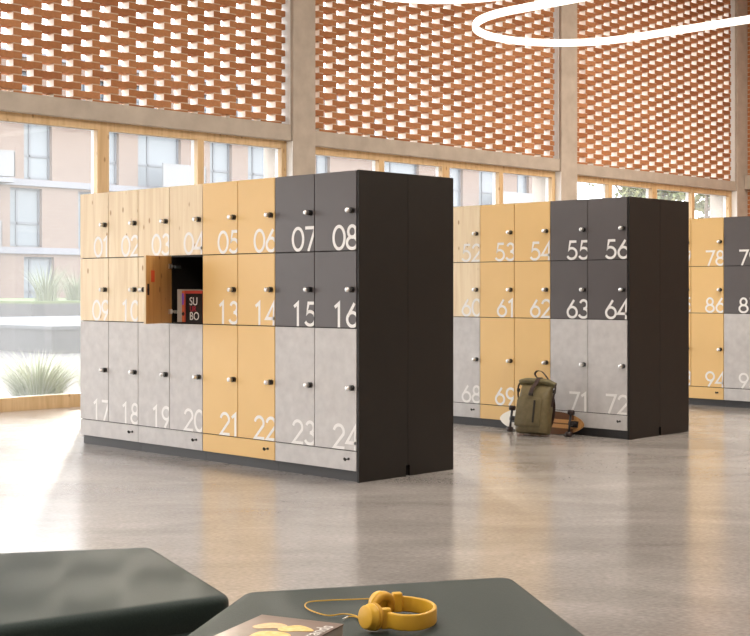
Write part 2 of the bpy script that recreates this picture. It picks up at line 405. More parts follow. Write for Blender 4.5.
def grass_clump(name, label, px, py, h, w, n, z=0, cat='grass tuft', c=((.33, .36, .22), (.46, .46, .33))):
    p = on_z(px, py, z); rnd = random.Random(int(px * 7 + n)); bm = NB()
    for i in range(n):
        a = rnd.uniform(0, 2 * math.pi); r0 = w * .22 * math.sqrt(rnd.random()); hh = h * rnd.uniform(.55, 1.08); sp = w * .5 * rnd.uniform(.3, 1.05)
        d = Vector((math.cos(a), math.sin(a), 0)); s = Vector((-d.y, d.x, 0)) * rnd.uniform(.003, .006) * h / .5
        prev = None
        for q in range(6):
            tt = q / 5; c0 = d * (r0 + sp * tt ** 1.7) + Vector((0, 0, hh * (tt - .18 * tt ** 3)))
            k = 1 - tt * .92; v = (bm.verts.new(c0 - s * k), bm.verts.new(c0 + s * k))
            if prev: f = bm.faces.new((prev[0], prev[1], v[1], v[0])); f.smooth = True; f.material_index = i % 2
            prev = v
    o = obj(name, bm, [M.setdefault('g%s0' % (c[0],), mat('blade_green', c[0], .7)), M.setdefault('g%s1' % (c[1],), mat('blade_straw', c[1], .7))], None, p)
    return tag(o, label, cat, 'ornamental grasses outside')
grass_clump('ornamental_grass', 'large pale feathery grass tuft just outside the window', 38, 404, .66, 1.15, 900)
grass_clump('ornamental_grass', 'small pale grass tuft half hidden by locker 17', 91, 395, .42, .5, 350)
G2 = ((.15, .17, .10), (.18, .195, .125))
grass_clump('ornamental_grass', 'spiky green grass on the raised lawn before the ground floor window', 46, 300.9, 1.3, 1.7, 200, .93, c=G2)
grass_clump('ornamental_grass', 'spiky green grass on the raised lawn close to locker 01', 77, 300.4, 1.2, 1.6, 200, .93, c=G2)

M['leaf'] = [mat('leaf_pale', (.24, .26, .12), .6), mat('leaf_olive', (.17, .20, .09), .6), mat('leaf_yellow', (.28, .28, .12), .6)]
M['bark'] = noisy('bark', (.16, .12, .09), (.24, .19, .15), 12, .9)
def tree(label, px, dist, h, rad, seed):
    rnd = random.Random(seed); d = ray(px, 290); p = CAM + d * dist; p.z = -.02
    t = thing('courtyard_tree', label, 'tree', p, 0, 'trees in the courtyard')
    bm = NB()
    path = spline([(0, 0, 0), (.1, .05, h * .25), (-.05, .1, h * .5), (.1, 0, h * .9)], 5)
    sweep(bm, path, circ(.16, 8), scale=[1 - .75 * i / (len(path) - 1) for i in range(len(path))])
    tips = []
    for i in range(14):
        a = rnd.uniform(0, 6.28); z0 = h * rnd.uniform(.22, .75); e = Vector((math.cos(a) * rad * rnd.uniform(.4, .9), math.sin(a) * rad * rnd.uniform(.4, .9), z0 + h * rnd.uniform(.02, .22)))
        br = spline([(0, 0, z0), e * .5 + Vector((0, 0, z0 * .5 + .1)), e], 4); sweep(bm, br, circ(.05, 6), scale=[1 - .8 * k / (len(br) - 1) for k in range(len(br))]); tips.append(e)
    obj('trunk', bm, M['bark'], t)
    bm = NB()
    for e in tips + [Vector((0, 0, h * .9)), Vector((.3, .3, h * .7))]:
        rr = rad * rnd.uniform(.28, .46)
        for _ in range(330):
            v = Vector((rnd.gauss(0, 1), rnd.gauss(0, 1), rnd.gauss(0, .8))); v = v.normalized() * rr * rnd.random() ** .45; c = e + v
            q = Matrix.Rotation(rnd.uniform(0, 6.28), 3, Vector((rnd.gauss(0, 1), rnd.gauss(0, 1), rnd.gauss(0, 1))).normalized()); s = rnd.uniform(.08, .16)
            f = bm.faces.new([bm.verts.new(c + q @ Vector(k) * s) for k in ((-1, 0, 0), (0, -.6, .1), (1.1, 0, 0), (0, .6, .1))]); f.material_index = rnd.choice((0, 0, 1, 2))
    obj('crown', bm, M['leaf'], t)
tree('pale leafy tree seen above the locker numbered 56', 622, 58, 7.6, 2.2, 1)
tree('leafy tree in the window just beyond locker 56 side panel', 662, 52, 7.2, 2.0, 2)
tree('tall tree with yellow-green leaves above the locker numbered 78', 706, 47, 7.2, 2.1, 3)

# ------------------------------------------------------------------ ring lamps
def stadium(name, label, uc, vc, r, dh, ln):
    z = 1.25 + dh; xc, yc = uv(uc * dh, vc * dh); r *= dh
    pts = [Vector((r * math.cos(R(a)), r * math.sin(R(a)), 0)) for a in range(90, 271, 6)]
    pts += [Vector((ln + r * math.cos(R(a)), r * math.sin(R(a)), 0)) for a in range(-90, 91, 6)]
    t = thing(name, label, 'pendant lamp', (xc, yc, z), 0, 'oval ring pendant lamps')
    bm = NB(); sweep(bm, pts, rrect(.06, .075, .022, 3), closed=True); obj('diffuser', bm, M['lamp'], t)
    for q in ((ln * .3, r, 0), (ln * .8, r, 0), (ln * .3, -r, 0), (ln * .8, -r, 0)):
        bm = NB(); cyl(bm, (q[0], q[1], .03), (q[0], q[1], 6.78 - z), .002, n=6); obj('suspension_wire', bm, M['wire'], t)
stadium('ring_pendant_lamp', 'glowing white oval ring lamp hanging before the brick screen', 3.015, 4.14, .37, 2.6, 5.5)
stadium('ring_pendant_lamp', 'white ring lamp whose curved end just dips into view at the top', 2.82, 3.195, .37, 2.6, 5.5)

# ------------------------------------------------------------------ lockers
def ell(cx, cy, rx, ry, a0, a1, n=28): return [(cx + rx * math.cos(R(a0 + (a1 - a0) * i / n)), cy + ry * math.sin(R(a0 + (a1 - a0) * i / n))) for i in range(n + 1)]
DW, DH, SW = .104, .148, .0215     # centre-line width and height, stroke
DIG = {
 '0': [ell(.052, .074, .052, .074, 0, 360, 40)],
 '1': [[(.006, .122), (.045, .148), (.045, -.009)]],
 '2': [ell(.05, .105, .046, .043, 170, -20, 20) + [(.004, 0), (.104, 0)]],
 '3': [ell(.047, .112, .037, .036, 160, -90, 20), ell(.045, .038, .049, .038, 90, -160, 22)],
 '4': [[(.078, -.009), (.078, .148), (.0, .038), (.108, .038)]],
 '5': [[(.096, .148), (.032, .148), (.018, .082)] + ell(.046, .046, .052, .046, 118, -150, 24)],
 '6': [ell(.052, .045, .048, .045, 0, 360, 34), [(.072, .150), (.011, .066)]],
 '7': [[(.0, .148), (.1, .148), (.03, -.009)]],
 '8': [ell(.05, .111, .036, .037, 0, 360, 30), ell(.05, .038, .048, .038, 0, 360, 32)],
 '9': [ell(.052, .103, .048, .045, 0, 360, 34), [(.032, -.006), (.093, .082)]],
}
def stroke(bm, pts, w, ox, oz):
    P = [Vector((x + ox, z + oz)) for x, z in pts]; closed = (P[0] - P[-1]).length < 1e-5
    if closed: P = P[:-1]
    n = len(P); L = []
    for i in range(n):
        a = P[(i - 1) % n] if closed or i else None; b = P[(i + 1) % n] if closed or i < n - 1 else None
        d1 = (P[i] - a).normalized() if a is not None else (b - P[i]).normalized(); d2 = (b - P[i]).normalized() if b is not None else d1
        n1 = Vector((-d1.y, d1.x)); n2 = Vector((-d2.y, d2.x)); mt = (n1 + n2)
        mt = mt.normalized() if mt.length > 1e-4 else n1
        k = min(1 / max(mt.dot(n1), .42), 2.2)
        L.append((bm.verts.new((P[i].x + mt.x * k * w / 2, 0, P[i].y + mt.y * k * w / 2)), bm.verts.new((P[i].x - mt.x * k * w / 2, 0, P[i].y - mt.y * k * w / 2))))
    for i in range(n if closed else n - 1):
        a, b = L[i], L[(i + 1) % n]; bm.faces.new((a[0], b[0], b[1], a[1]))
def number_mesh(s, w):
    """numerals set into the lower corner of a door front of width w, cut off at the door edge"""
    bm = NB(); x1 = w - .217
    k = 0
    for ch, ox in ((s[0], x1 + (.012 if s[0] == '1' else .006) + (.022 if s[1] == '1' else 0)), (s[1], x1 + (.150 if s[1] == '1' else .131))):
        for st in DIG[ch]:
            b2 = NB(); stroke(b2, st, SW, ox, .0105)
            for co, no in (((w - .0005, 0, 0), (1, 0, 0)), ((0, 0, .0008), (0, 0, -1))):
                bmesh.ops.bisect_plane(b2, geom=b2.verts[:] + b2.edges[:] + b2.faces[:], plane_co=co, plane_no=no, clear_outer=True)
            r = bmesh.ops.extrude_face_region(b2, geom=b2.faces[:])
            for v in [g for g in r['geom'] if isinstance(g, bmesh.types.BMVert)]: v.co.y -= .0010 + .0003 * k
            bmesh.ops.recalc_face_normals(b2, faces=b2.faces[:])
            me = bpy.data.meshes.new('tmp'); b2.to_mesh(me); b2.free(); bm.from_mesh(me); bpy.data.meshes.remove(me); k += 1
    return mesh('number', bm, M['white_num'])
DOORX = .4; GAP = .0065
LEV = {'top': (1.506, 2.03), 'mid': (1.0, 1.506), 'tall': (.202, 1.0), 'drawer': (.07, .202)}
CACHE = {}
def cached(key, fn):
    if key not in CACHE: CACHE[key] = fn()
    return CACHE[key]
def front_mesh(w, h, mats, two=False):
    def mk():
        bm = NB(); vs, fs = box(bm, 0, w, 0, .018, 0, h)
        if two: fs[3].material_index = 1
        bevel_all(bm, .0012, 1); return mesh('door', bm, mats)
    return cached(('f', round(w, 4), round(h, 4), mats[0].name, two), mk)
def rosette_mesh():
    bm = NB(); lathe(bm, [(0, .0), (.0185, .0), (.0185, .026), (.0165, .029), (0, .029)], (0, 0, 0), (0, -1, 0), 20); return mesh('rosette', bm, M['rosette'])
def knob_mesh():
    bm = NB(); lathe(bm, [(0, .027), (.0155, .027), (.0165, .055), (.0145, .058), (0, .058)], (0, 0, 0), (0, -1, 0), 20)
    box(bm, -.0015, .0015, -.060, -.057, -.009, .009); return mesh('knob', bm, M['chrome'])
def key_mesh():
    bm = NB(); lathe(bm, [(0, 0), (.009, 0), (.009, .004), (.004, .006), (.004, .03), (0, .03)], (0, 0, 0), (0, -1, 0), 14)
    lathe(bm, [(0, -.004), (.009, -.004), (.013, 0), (.009, .004), (0, .004)], (0, -.036, .001), (1, 0, .5), 14); return mesh('drawer_key', bm, M['rosette'])
def add_lock(d, w, z):
    l = link('lock_rosette', cached('ros', rosette_mesh), d, (w - .032, 0, z)); k = link('lock_knob', cached('knob', knob_mesh), d, (w - .032, 0, z))
def cabinet(label, xr, yf, pal, nums, rz=0, end=False, end_left=False, group=None, open_door=None, wshare=None):
    """two-door-wide cabinet; xr = right edge seen from its front, yf = front plane. pal: (upper material, lower material)"""
    CW = 2 * DOORX
    t = thing('locker_cabinet', label, 'locker cabinet', (xr - CW if rz == 0 else xr + CW, yf, 0), rz, group)
    up, low = pal
    D = .462
    bm = NB(); th = .018; e = .0008
    box(bm, e, th, .020, D, .07, 2.03); box(bm, CW - th, CW - e, .020, D, .07, 2.03)
    box(bm, th, CW - th, .020, D, 2.012, 2.03); box(bm, th, CW - th, .020, D, .07, .088); box(bm, th, CW - th, D - .012, D, .088, 2.012)
    box(bm, CW / 2 - .009, CW / 2 + .009, .020, D - .012, .21, 2.012); box(bm, th, CW - th, .020, D - .012, .193, .211)
    for z in (1.0, 1.506):
        for a in (th, CW / 2 + .009): box(bm, a, a + CW / 2 - th - .009, .020, D - .012, z - .009, z + .009)
    obj('carcass', bm, M['black'], t)
    bm = NB(); box(bm, e, CW - e, .03, D - .02, 0, .0695); obj('plinth', bm, M['plinth'], t)
    for lv in ('top', 'mid', 'tall'):
        z0, z1 = LEV[lv]; z0 += GAP / 2; z1 -= GAP / 2
        m = low if lv == 'tall' else up
        for c in (0, 1):
            w = DOORX - GAP; n = nums.get((lv, c)) if nums else None
            od = open_door == (lv, c)
            if od:
                d = link('door', front_mesh(w, z1 - z0, [M['oak'], M['oak_in']], True), t, (c * DOORX + GAP / 2, -.004, z0), (0, 0, -R(65)))
                bm = NB(); box(bm, w - .040, w - .022, .018, .024, .21, .292); box(bm, w - .036, w - .026, .024, .027, .24, .262); obj('lock_case', bm, M['rosette'], d)
                bm = NB(); box(bm, w - .128, w - .076, .018, .0188, .305, .39); obj('sticker', bm, M['sticker'], d)['label'] = 'orange sticker'
                for zz in (.085, .425):
                    bm = NB(); box(bm, .012, .05, .018, .03, zz - .018, zz + .018); box(bm, -.002, .02, .022, .034, zz - .008, zz + .008); obj('hinge', bm, M['chrome'], d)
            else:
                d = link('door', front_mesh(w, z1 - z0, [m]), t, (c * DOORX + GAP / 2, -.004, z0))
            add_lock(d, w, (z1 - z0) * (.5 if lv != 'tall' else .515))
            if n: link('number', number_mesh(n, w), d, (0, 0, 0))
    z0, z1 = LEV['drawer']; z0 += GAP / 2; z1 -= GAP / 2
    d = link('drawer', front_mesh(CW - GAP, z1 - z0, [low]), t, (GAP / 2, -.004, z0))
    link('drawer_key', cached('key', key_mesh), d, (CW - .075, 0, (z1 - z0) * .60))
    if open_door:
        for zz in (LEV['mid'][0] + .085, LEV['mid'][0] + .425):
            bm = NB(); box(bm, CW / 2 + .0095, CW / 2 + .022, .03, .09, zz - .012, zz + .012); obj('hinge_plate', bm, M['chrome'], t)
    for flag, xa in ((end, CW), (end_left, -.02)):
        if flag:
            bm = NB(); prof = [(0, 0), (D - .018, 0), (D - .018, .075), (D + .0005, .075), (D + .0005, 2.03), (0, 2.03)]
            va = [bm.verts.new((xa + .0004, a, b)) for a, b in prof]; vb = [bm.verts.new((xa + .0196, a, b)) for a, b in prof]
            bm.faces.new(va); bm.faces.new(list(reversed(vb)))
            for q in range(6): bm.faces.new((va[q], vb[q], vb[(q + 1) % 6], va[(q + 1) % 6]))
            vs = bm.verts[:]; bevel_all(bm, .001, 1); o = obj('end_panel', bm, M['black'], t)
            if flag == end and end:
                bm = NB(); cyl(bm, (xa + .0196, D - .055, .30), (xa + .0206, D - .055, .30), .03, n=24); obj('cable_cover', bm, M['black'], t)
    return t
M['sticker'] = mat('orange_sticker', (.75, .10, .035), .6)
OAK, YEL, GRA = (M['oak'], M['stone']), (M['yellow'], M['yellow']), (M['graph'], M['stone'])
CW = 2 * DOORX
def nums(a, b, c): return {('top', 0): '%02d' % a, ('top', 1): '%02d' % (a + 1), ('mid', 0): '%02d' % b, ('mid', 1): '%02d' % (b + 1), ('tall', 0): '%02d' % c, ('tall', 1): '%02d' % (c + 1)}
ROWS = [(0.0, 0.0), (-.165, 3.345), (-.42, 6.74)]
G1 = 'numbered locker cabinets'
x, y = ROWS[0]
cabinet('pale oak and grey locker cabinet with doors 01 and 02', x - 3 * CW, y, OAK, nums(1, 9, 17), group=G1)
n = nums(3, 11, 19); n.pop(('mid', 1)); n[('mid', 1)] = '12'
cabinet('pale oak and grey locker cabinet with one door standing open below 04', x - 2 * CW, y, OAK, n, group=G1, open_door=('mid', 1))
cabinet('mustard yellow locker cabinet with doors 05 and 06', x - CW, y, YEL, nums(5, 13, 21), group=G1)
cabinet('graphite and grey locker cabinet with doors 07 and 08 at the row end', x, y, GRA, nums(7, 15, 23), end=True, group=G1)
x, y = ROWS[1]
cabinet('locker cabinet with pale oak door 52 partly behind the first row', x - 2 * CW, y, OAK, nums(51, 59, 67), group=G1)
cabinet('mustard yellow locker cabinet with doors 53 and 54 behind the backpack', x - CW, y, YEL, nums(53, 61, 69), group=G1)
cabinet('graphite and grey locker cabinet with doors 55 and 56', x, y, GRA, nums(55, 63, 71), end=True, group=G1)
x, y = ROWS[2]
cabinet('mustard yellow locker cabinet with doors 78, 86 and 94', x - CW, y, YEL, nums(77, 85, 93), group=G1)
cabinet('graphite and grey locker cabinet cut by the picture edge beside 78', x, y, GRA, nums(79, 87, 95), end=True, group=G1)
# the cabinets standing back to back with the row ends
for (x, y), lab in zip(ROWS[:2], ('black-sided locker cabinet back to back with lockers 07 and 08', 'black-sided locker cabinet back to back with lockers 55 and 56')):
    cabinet(lab, x - CW, y + .928, GRA, None, R(180), end_left=True, group='cabinets facing the far side')

# ------------------------------------------------------------------ books in the open locker
M['paper'] = mat('book_pages', (.72, .66, .55), .8)
def standing_book(label, x, w, h, d, cover, y=.13, z=1.0095, extra=None):
    t = thing('book', label, 'book', (x, y, z), 0, 'books in the open locker')
    bm = NB(); box(bm, 0, w, 0, d, 0, h); box(bm, .002, w - .002, .002, d + .0005, h - .004, h + .0005, 1); obj('cover', bm, [M[cover], M['paper']], t)
    if extra: extra(t, w, h)
    return t
M['cream'] = mat('cream_cover', (.55, .47, .40), .6); M['beige'] = mat('beige_cover', (.50, .42, .34), .6); M['red'] = mat('red_cover', (.42, .05, .035), .5); M['orange'] = mat('orange_cover', (.65, .14, .05), .5)
M['purple'] = mat('purple_ink', (.25, .08, .55), .5); M['blue'] = mat('blue_ink', (.06, .22, .60), .5); M['blk'] = mat('black_ink', (.012, .01, .012), .4); M['whi'] = mat('white_ink', (.75, .72, .68), .5); M['redi'] = mat('red_ink', (.45, .02, .05), .5)
bx = -2 * CW - .463
HK = .93
YB = .045
standing_book('cream-spined book first from the open door', bx + .095, .032, .246, .20, 'cream', YB)
standing_book('slim beige book second from the open door', bx + .129, .022, .243, .20, 'beige', YB)
def orange_art(t, w, h):
    for nm, m, r in (('purple_patch', 'purple', (.004, .022, .13, .215)), ('blue_patch', 'blue', (.008, .026, .165, .195)), ('black_patch', 'blk', (.002, .026, .05, .075))):
        bm = NB(); box(bm, r[0], r[1], -.0012 - .0004 * len(m), 0, r[2], r[3])
        if nm == 'black_patch': bmesh.ops.rotate(bm, cent=(.014, 0, .06), matrix=Matrix.Rotation(R(45), 3, 'Y'), verts=bm.verts[:])
        obj(nm, bm, M[m], t)
standing_book('orange-red book with a purple and blue spine', bx + .153, .029, .234, .19, 'orange', YB, extra=orange_art)
def cover_text(t, w, h):
    bm = NB(); box(bm, .016, w, -.0012, 0, 0, h - .022); obj('cover_panel', bm, M['blk'], t)
    Rt = Matrix.Rotation(R(90), 4, 'X')
    for nm, s, x, z, sz, m in (('white_title', 'SU', .062, .128, .085, 'whi'), ('red_title', 'UR', .066, .080, .060, 'redi'), ('white_title', 'BO', .062, .018, .085, 'whi')):
        obj(nm, text_bm(s, sz, Matrix.Translation((x, -.0016, z)) @ Rt), M[m], t)
standing_book('black and red book with white capital letters on its front', bx + .184, .215, .236, .035, 'red', YB, extra=cover_text)

# ------------------------------------------------------------------ skateboard and backpack
LY = ROWS[1][1]
def stripes():
    m = mat('striped_deck', (.4, .2, .08), .35); t, b, N, L = nodes(m)
    tc = N('ShaderNodeTexCoord'); sp = N('ShaderNodeSeparateXYZ'); L(tc.outputs['Object'], sp.inputs[0])
    mr = N('ShaderNodeMapRange'); mr.inputs['From Min'].default_value = -.105; mr.inputs['From Max'].default_value = .105; L(sp.outputs['Z'], mr.inputs[0])
    dk, lt = (.13, .055, .022), (.52, .27, .10)
    rp = ramp(N, [(0, dk), (.30, lt), (.46, dk), (.51, lt), (.66, dk)]); rp.color_ramp.interpolation = 'CONSTANT'; L(mr.outputs[0], rp.inputs[0])
    L(rp.outputs[0], b.inputs['Base Color']); return m
M['stripes'] = stripes(); M['maple'] = wood('maple_nose', (.50, .27, .095), (.26, .12, .045), (.12, .05, .02), .35, 2.0); M['dwhite'] = mat('white_tail', (.78, .74, .66), .4)
M['grip'] = mat('grip_tape', (.02, .02, .02), .9); M['wheel'] = mat('dark_wheel', (.022, .010, .009), .4); M['truck'] = mat('truck_metal', (.05, .05, .055), .4, .6)
tipR, tipL = on_y(584, 423, LY - .05).x, on_y(500.5, 418, LY - .05).x
LB = tipR - tipL; hl = LB / 2
t = thing('skateboard', 'wooden longboard on its edge against the lockers behind the backpack', 'skateboard', ((tipR + tipL) / 2 + .018, LY - .080, .1005), 0)
t.rotation_euler = (-R(10), 0, 0)
def deck_half(x): return .100 * (1 - abs(x / hl) ** 3.4) ** .62
xs = [-hl + LB * .5 * (1 - math.cos(math.pi * i / 48)) for i in range(49)]
def deck_piece(name, lo, hi, m, label=None):
    bm = NB(); q = [x for x in xs if lo < x < hi]; q = [max(lo, -hl)] + q + [min(hi, hl)]
    up = [(x, deck_half(x)) for x in q]; loop = up + [(x, -h) for x, h in reversed(up) if h > 1e-5]
    if up[0][1] <= 1e-5: pass
    a = [bm.verts.new((x, 0, z)) for x, z in loop]; b = [bm.verts.new((x, .011, z)) for x, z in loop]
    seen = len(loop)
    for l, mi in ((a, 0), (list(reversed(b)), 1)): f = bm.faces.new(l); f.material_index = mi
    for i in range(seen): f = bm.faces.new((a[i], a[(i + 1) % seen], b[(i + 1) % seen], b[i])); f.material_index = 0
    bmesh.ops.remove_doubles(bm, verts=bm.verts[:], dist=1e-5)
    o = obj(name, bm, [m, M['grip']], t)
    if label: o['label'] = label
deck_piece('deck', -hl + .20, hl - .105, M['stripes']); deck_piece('tail', -hl, -hl + .20, M['dwhite'], 'white painted tail'); deck_piece('nose', hl - .105, hl, M['maple'], 'light maple nose')
for sx_, sg in ((-hl + .185, -1), (hl - .092, 1)):
    bm = NB(); box(bm, sx_ - .035, sx_ + .035, -.012, 0, -.027, .027)
    cyl(bm, (sx_ + sg * .02, -.01, 0), (sx_ - sg * .004, -.07, 0), .014, .012, 12)
    sweep(bm, [Vector((sx_, -.072, z)) for z in (-.075, 0, .075)], [(.008, .007), (-.008, .007), (-.008, -.007), (.008, -.007)])
    box(bm, sx_ - .016, sx_ + .016, -.075, -.012, -.016, .016)
    tk = obj('truck', bm, M['truck'], t)
    bm = NB(); cyl(bm, (sx_, -.072, -.108), (sx_, -.072, .108), .0045, n=10); obj('axle', bm, M['chrome'], tk)
    for s in (-1, 1):
        bm = NB(); lathe(bm, [(0, -.022), (.022, -.022), (.030, -.014), (.031, .008), (.026, .02), (0, .02)], (sx_, -.072, s * .094), (0, 0, s), 20); obj('wheel', bm, M['wheel'], t)

M['canvas'] = noisy('olive_canvas', (.115, .088, .036), (.145, .113, .050), 25, .55, bump=.3)
M['canvas2'] = noisy('olive_roll', (.13, .11, .05), (.16, .135, .062), 25, .5, bump=.3)
M['strap'] = noisy('brown_strap', (.028, .013, .010), (.045, .02, .014), 40, .6)
M['zip'] = mat('zip_black', (.02, .014, .01), .5)
bp_ = on_z(527.5, 436.5, 0)
t = thing('backpack', 'olive green roll-top backpack with brown straps leaning on the lockers', 'backpack', (bp_.x, bp_.y + .07, 0))
t.rotation_euler = (-R(11), 0, R(8)); t.location.z = .017
def loft(bm, secs, n=6, cap=True, mi=0):
    rings = []
    for z, w, d, r, cy in secs: rings.append([bm.verts.new((x, y + cy, z)) for x, y in rrect(w, d, min(r, w / 2 - .001, d / 2 - .001), n)])
    m = len(rings[0])
    for a, b in zip(rings, rings[1:]):
        for j in range(m): f = bm.faces.new((a[j], a[(j + 1) % m], b[(j + 1) % m], b[j])); f.smooth = True; f.material_index = mi
    if cap:
        for l in (list(reversed(rings[0])), rings[-1]): f = bm.faces.new(l); f.material_index = mi
rnd = random.Random(3)
bm = NB()
loft(bm, [(0, .27, .12, .04, 0), (.006, .295, .145, .05, 0), (.03, .31, .165, .06, 0), (.09, .312, .17, .065, 0), (.17, .306, .166, .065, 0), (.25, .298, .158, .06, 0), (.315, .292, .142, .055, .002), (.36, .292, .112, .045, .008), (.395, .300, .075, .03, .014), (.42, .31, .045, .02, .018), (.435, .315, .03, .013, .02)])
body = obj('body', bm, M['canvas'], t)
body.modifiers.new('smooth', 'SUBSURF').render_levels = 2; body.modifiers['smooth'].levels = 1
tex = bpy.data.textures.new('crumple', 'CLOUDS'); tex.noise_scale = .09
dm = body.modifiers.new('crumple', 'DISPLACE'); dm.texture = tex; dm.strength = .014; dm.texture_coords = 'LOCAL'
bm = NB()   # rolled top: sagging roll
path = spline([(-.168, .012, .438), (-.10, .004, .452), (0, -.002, .455), (.10, .004, .447), (.170, .014, .425)], 6)
pr = [(.030 * math.cos(a) * (1 + .10 * math.sin(3 * a)), .027 * math.sin(a)) for a in [2 * math.pi * i / 16 for i in range(16)]]
sweep(bm, path, pr); roll = obj('rolled_top', bm, M['canvas2'], t); roll.modifiers.new('crumple', 'DISPLACE').texture = tex; roll.modifiers['crumple'].strength = .010; roll.modifiers['crumple'].texture_coords = 'LOCAL'
bm = NB()   # raised front pocket
loft(bm, [(0, .235, .008, .003, 0), (.004, .245, .014, .005, 0), (.03, .250, .020, .008, 0), (.22, .238, .018, .008, .002), (.245, .225, .012, .005, .004), (.25, .21, .006, .002, .005)])
pk = obj('front_pocket', bm, M['canvas'], t, (-.015, -.084, .055))
bm = NB(); box(bm, .050, .066, -.0135, -.009, .035, .225); obj('zip', bm, M['zip'], pk)
bm = NB(); text_bm('- - -', .012, Matrix.Translation((-.075, -.0125, .030)) @ Matrix.Rotation(R(90), 4, 'X'), bm=bm); bm.free()
def strap(name, pts, w=.022, up=Vector((1, 0, 0))):
    bm = NB(); sweep(bm, spline(pts, 6), [(.0022, w / 2), (-.0022, w / 2), (-.0022, -w / 2), (.0022, -w / 2)], up=up, smooth=False); return obj(name, bm, M['strap'], t)
strap('centre_strap', [(-.005, -.088, .335), (.0, -.078, .385), (.012, -.045, .43), (.02, -.034, .462), (.024, .0, .487), (.028, .034, .46)], .038)
bm = NB(); box(bm, -.022, .018, -.102, -.086, .318, .345); bevel_all(bm, .003, 1); obj('hook_buckle', bm, M['zip'], t)
strap('carry_handle', [(.0, -.004, .478), (-.03, -.004, .515), (-.01, -.003, .543), (.035, -.002, .538), (.075, -.001, .505), (.10, 0, .478)], .028, up=Vector((0, 1, 0)))
for s in (-1, 1):
    strap('side_strap', [(s * .172, .006, .44), (s * .182, -.004, .40), (s * .176, -.008, .34), (s * .166, -.004, .28), (s * .160, 0, .24)], .022, up=Vector((0, 1, 0)))
    bm = NB(); box(bm, s * .176 - .008, s * .176 + .008, -.024, .010, .355, .385); bevel_all(bm, .003, 1); obj('side_buckle', bm, M['zip'], t)
strap('shoulder_strap', [(.06, .035, .43), (.09, .085, .36), (.12, .095, .26), (.12, .092, .14), (.10, .08, .05)], .045, up=Vector((1, 0, 0)))

# ------------------------------------------------------------------ benches
def bench(name, label, pts, h, rc=.052):
    c = sum(pts, Vector((0, 0, 0))) / len(pts); c.z = 0
    P = [p - c for p in pts]; n = len(P); loop = []
    for i in range(n):
        a, p, b = P[i - 1], P[i], P[(i + 1) % n]; d1 = (a - p).normalized(); d2 = (b - p).normalized()
        ang = d1.angle(d2); k = rc / math.tan(ang / 2); s, e = p + d1 * k, p + d2 * k
        for q in range(7):
            tt = q / 6; loop.append((1 - tt) ** 2 * s + 2 * tt * (1 - tt) * p + tt * tt * e)
    def inset(l, d):
        m = len(l); out = []
        for i in range(m):
            tg = (l[(i + 1) % m] - l[i - 1]).normalized(); nn = Vector((-tg.y, tg.x, 0))
            out.append(l[i] + nn * d)
        return out
    area = sum(loop[i].x * loop[(i + 1) % len(loop)].y - loop[(i + 1) % len(loop)].x * loop[i].y for i in range(len(loop)))
    sg = 1 if area > 0 else -1
    t = thing(name, label, 'bench', c, 0, 'angular green benches')
    def body(secs, nm, m):
        bm = NB(); rings = []
        for z, d in secs: rings.append([bm.verts.new((p.x, p.y, z)) for p in inset(loop, sg * d)])
        k = len(loop)
        for a, b in zip(rings, rings[1:]):
            for j in range(k): f = bm.faces.new((a[j], a[(j + 1) % k], b[(j + 1) % k], b[j])); f.smooth = True
        bm.faces.new(list(reversed(rings[0]))); bm.faces.new(rings[-1])
        return obj(nm, bm, m, t)
    r = .024
    top = [(h - r + r * math.sin(R(a)), r - r * math.cos(R(a))) for a in range(0, 91, 15)]
    body([(.06, .012), (.07, .0)] + [(h - .085, 0)], 'upholstered_side', M['bench'])
    body([(h - .085, .004), (h - .083, .0)] + top[:-1] + [(h, r), (h + .0006, r + .010)], 'seat_cushion', M['bench'])
    body([(0, .05), (.06, .05)], 'plinth', M['seam'])
    return t
HL_, HR_ = .42, .48
dl = CAM.z - HL_; kl = dl / .8
A, B = XZ(-.697 * kl, 4.2 * kl), XZ(-.372 * kl, 3.52 * kl)
Cc = B + (XZ(-.844, -.536) - XZ(0, 0)) * .92; E = A + (XZ(-.976, -.217) - XZ(0, 0)) * .85; Dd = (Cc + E) / 2 + (XZ(-.35, .0) - XZ(0, 0))
bench('angular_bench', 'dark green angular upholstered bench with nothing on it', [A, B, Cc, Dd, E], HL_)
dr = CAM.z - HR_; kr_ = dr / .8
P1, P2 = XZ(-.349 * kr_, 3.572 * kr_), XZ(.3846 * kr_, 3.77 * kr_)
Rr = XZ(.508 * kr_, 3.07 * kr_); Ll = XZ(-.452 * kr_, 3.105 * kr_)
Q1 = P2 + (Rr - P2).normalized() * .80; Q3 = P1 + (Ll - P1).normalized() * .80; Q2 = (Q1 + Q3) / 2 + (XZ(0, -.30) - XZ(0, 0))
bench('angular_bench', 'dark green angular upholstered bench carrying the book and headphones', [P1, P2, Q1, Q2, Q3], HR_)

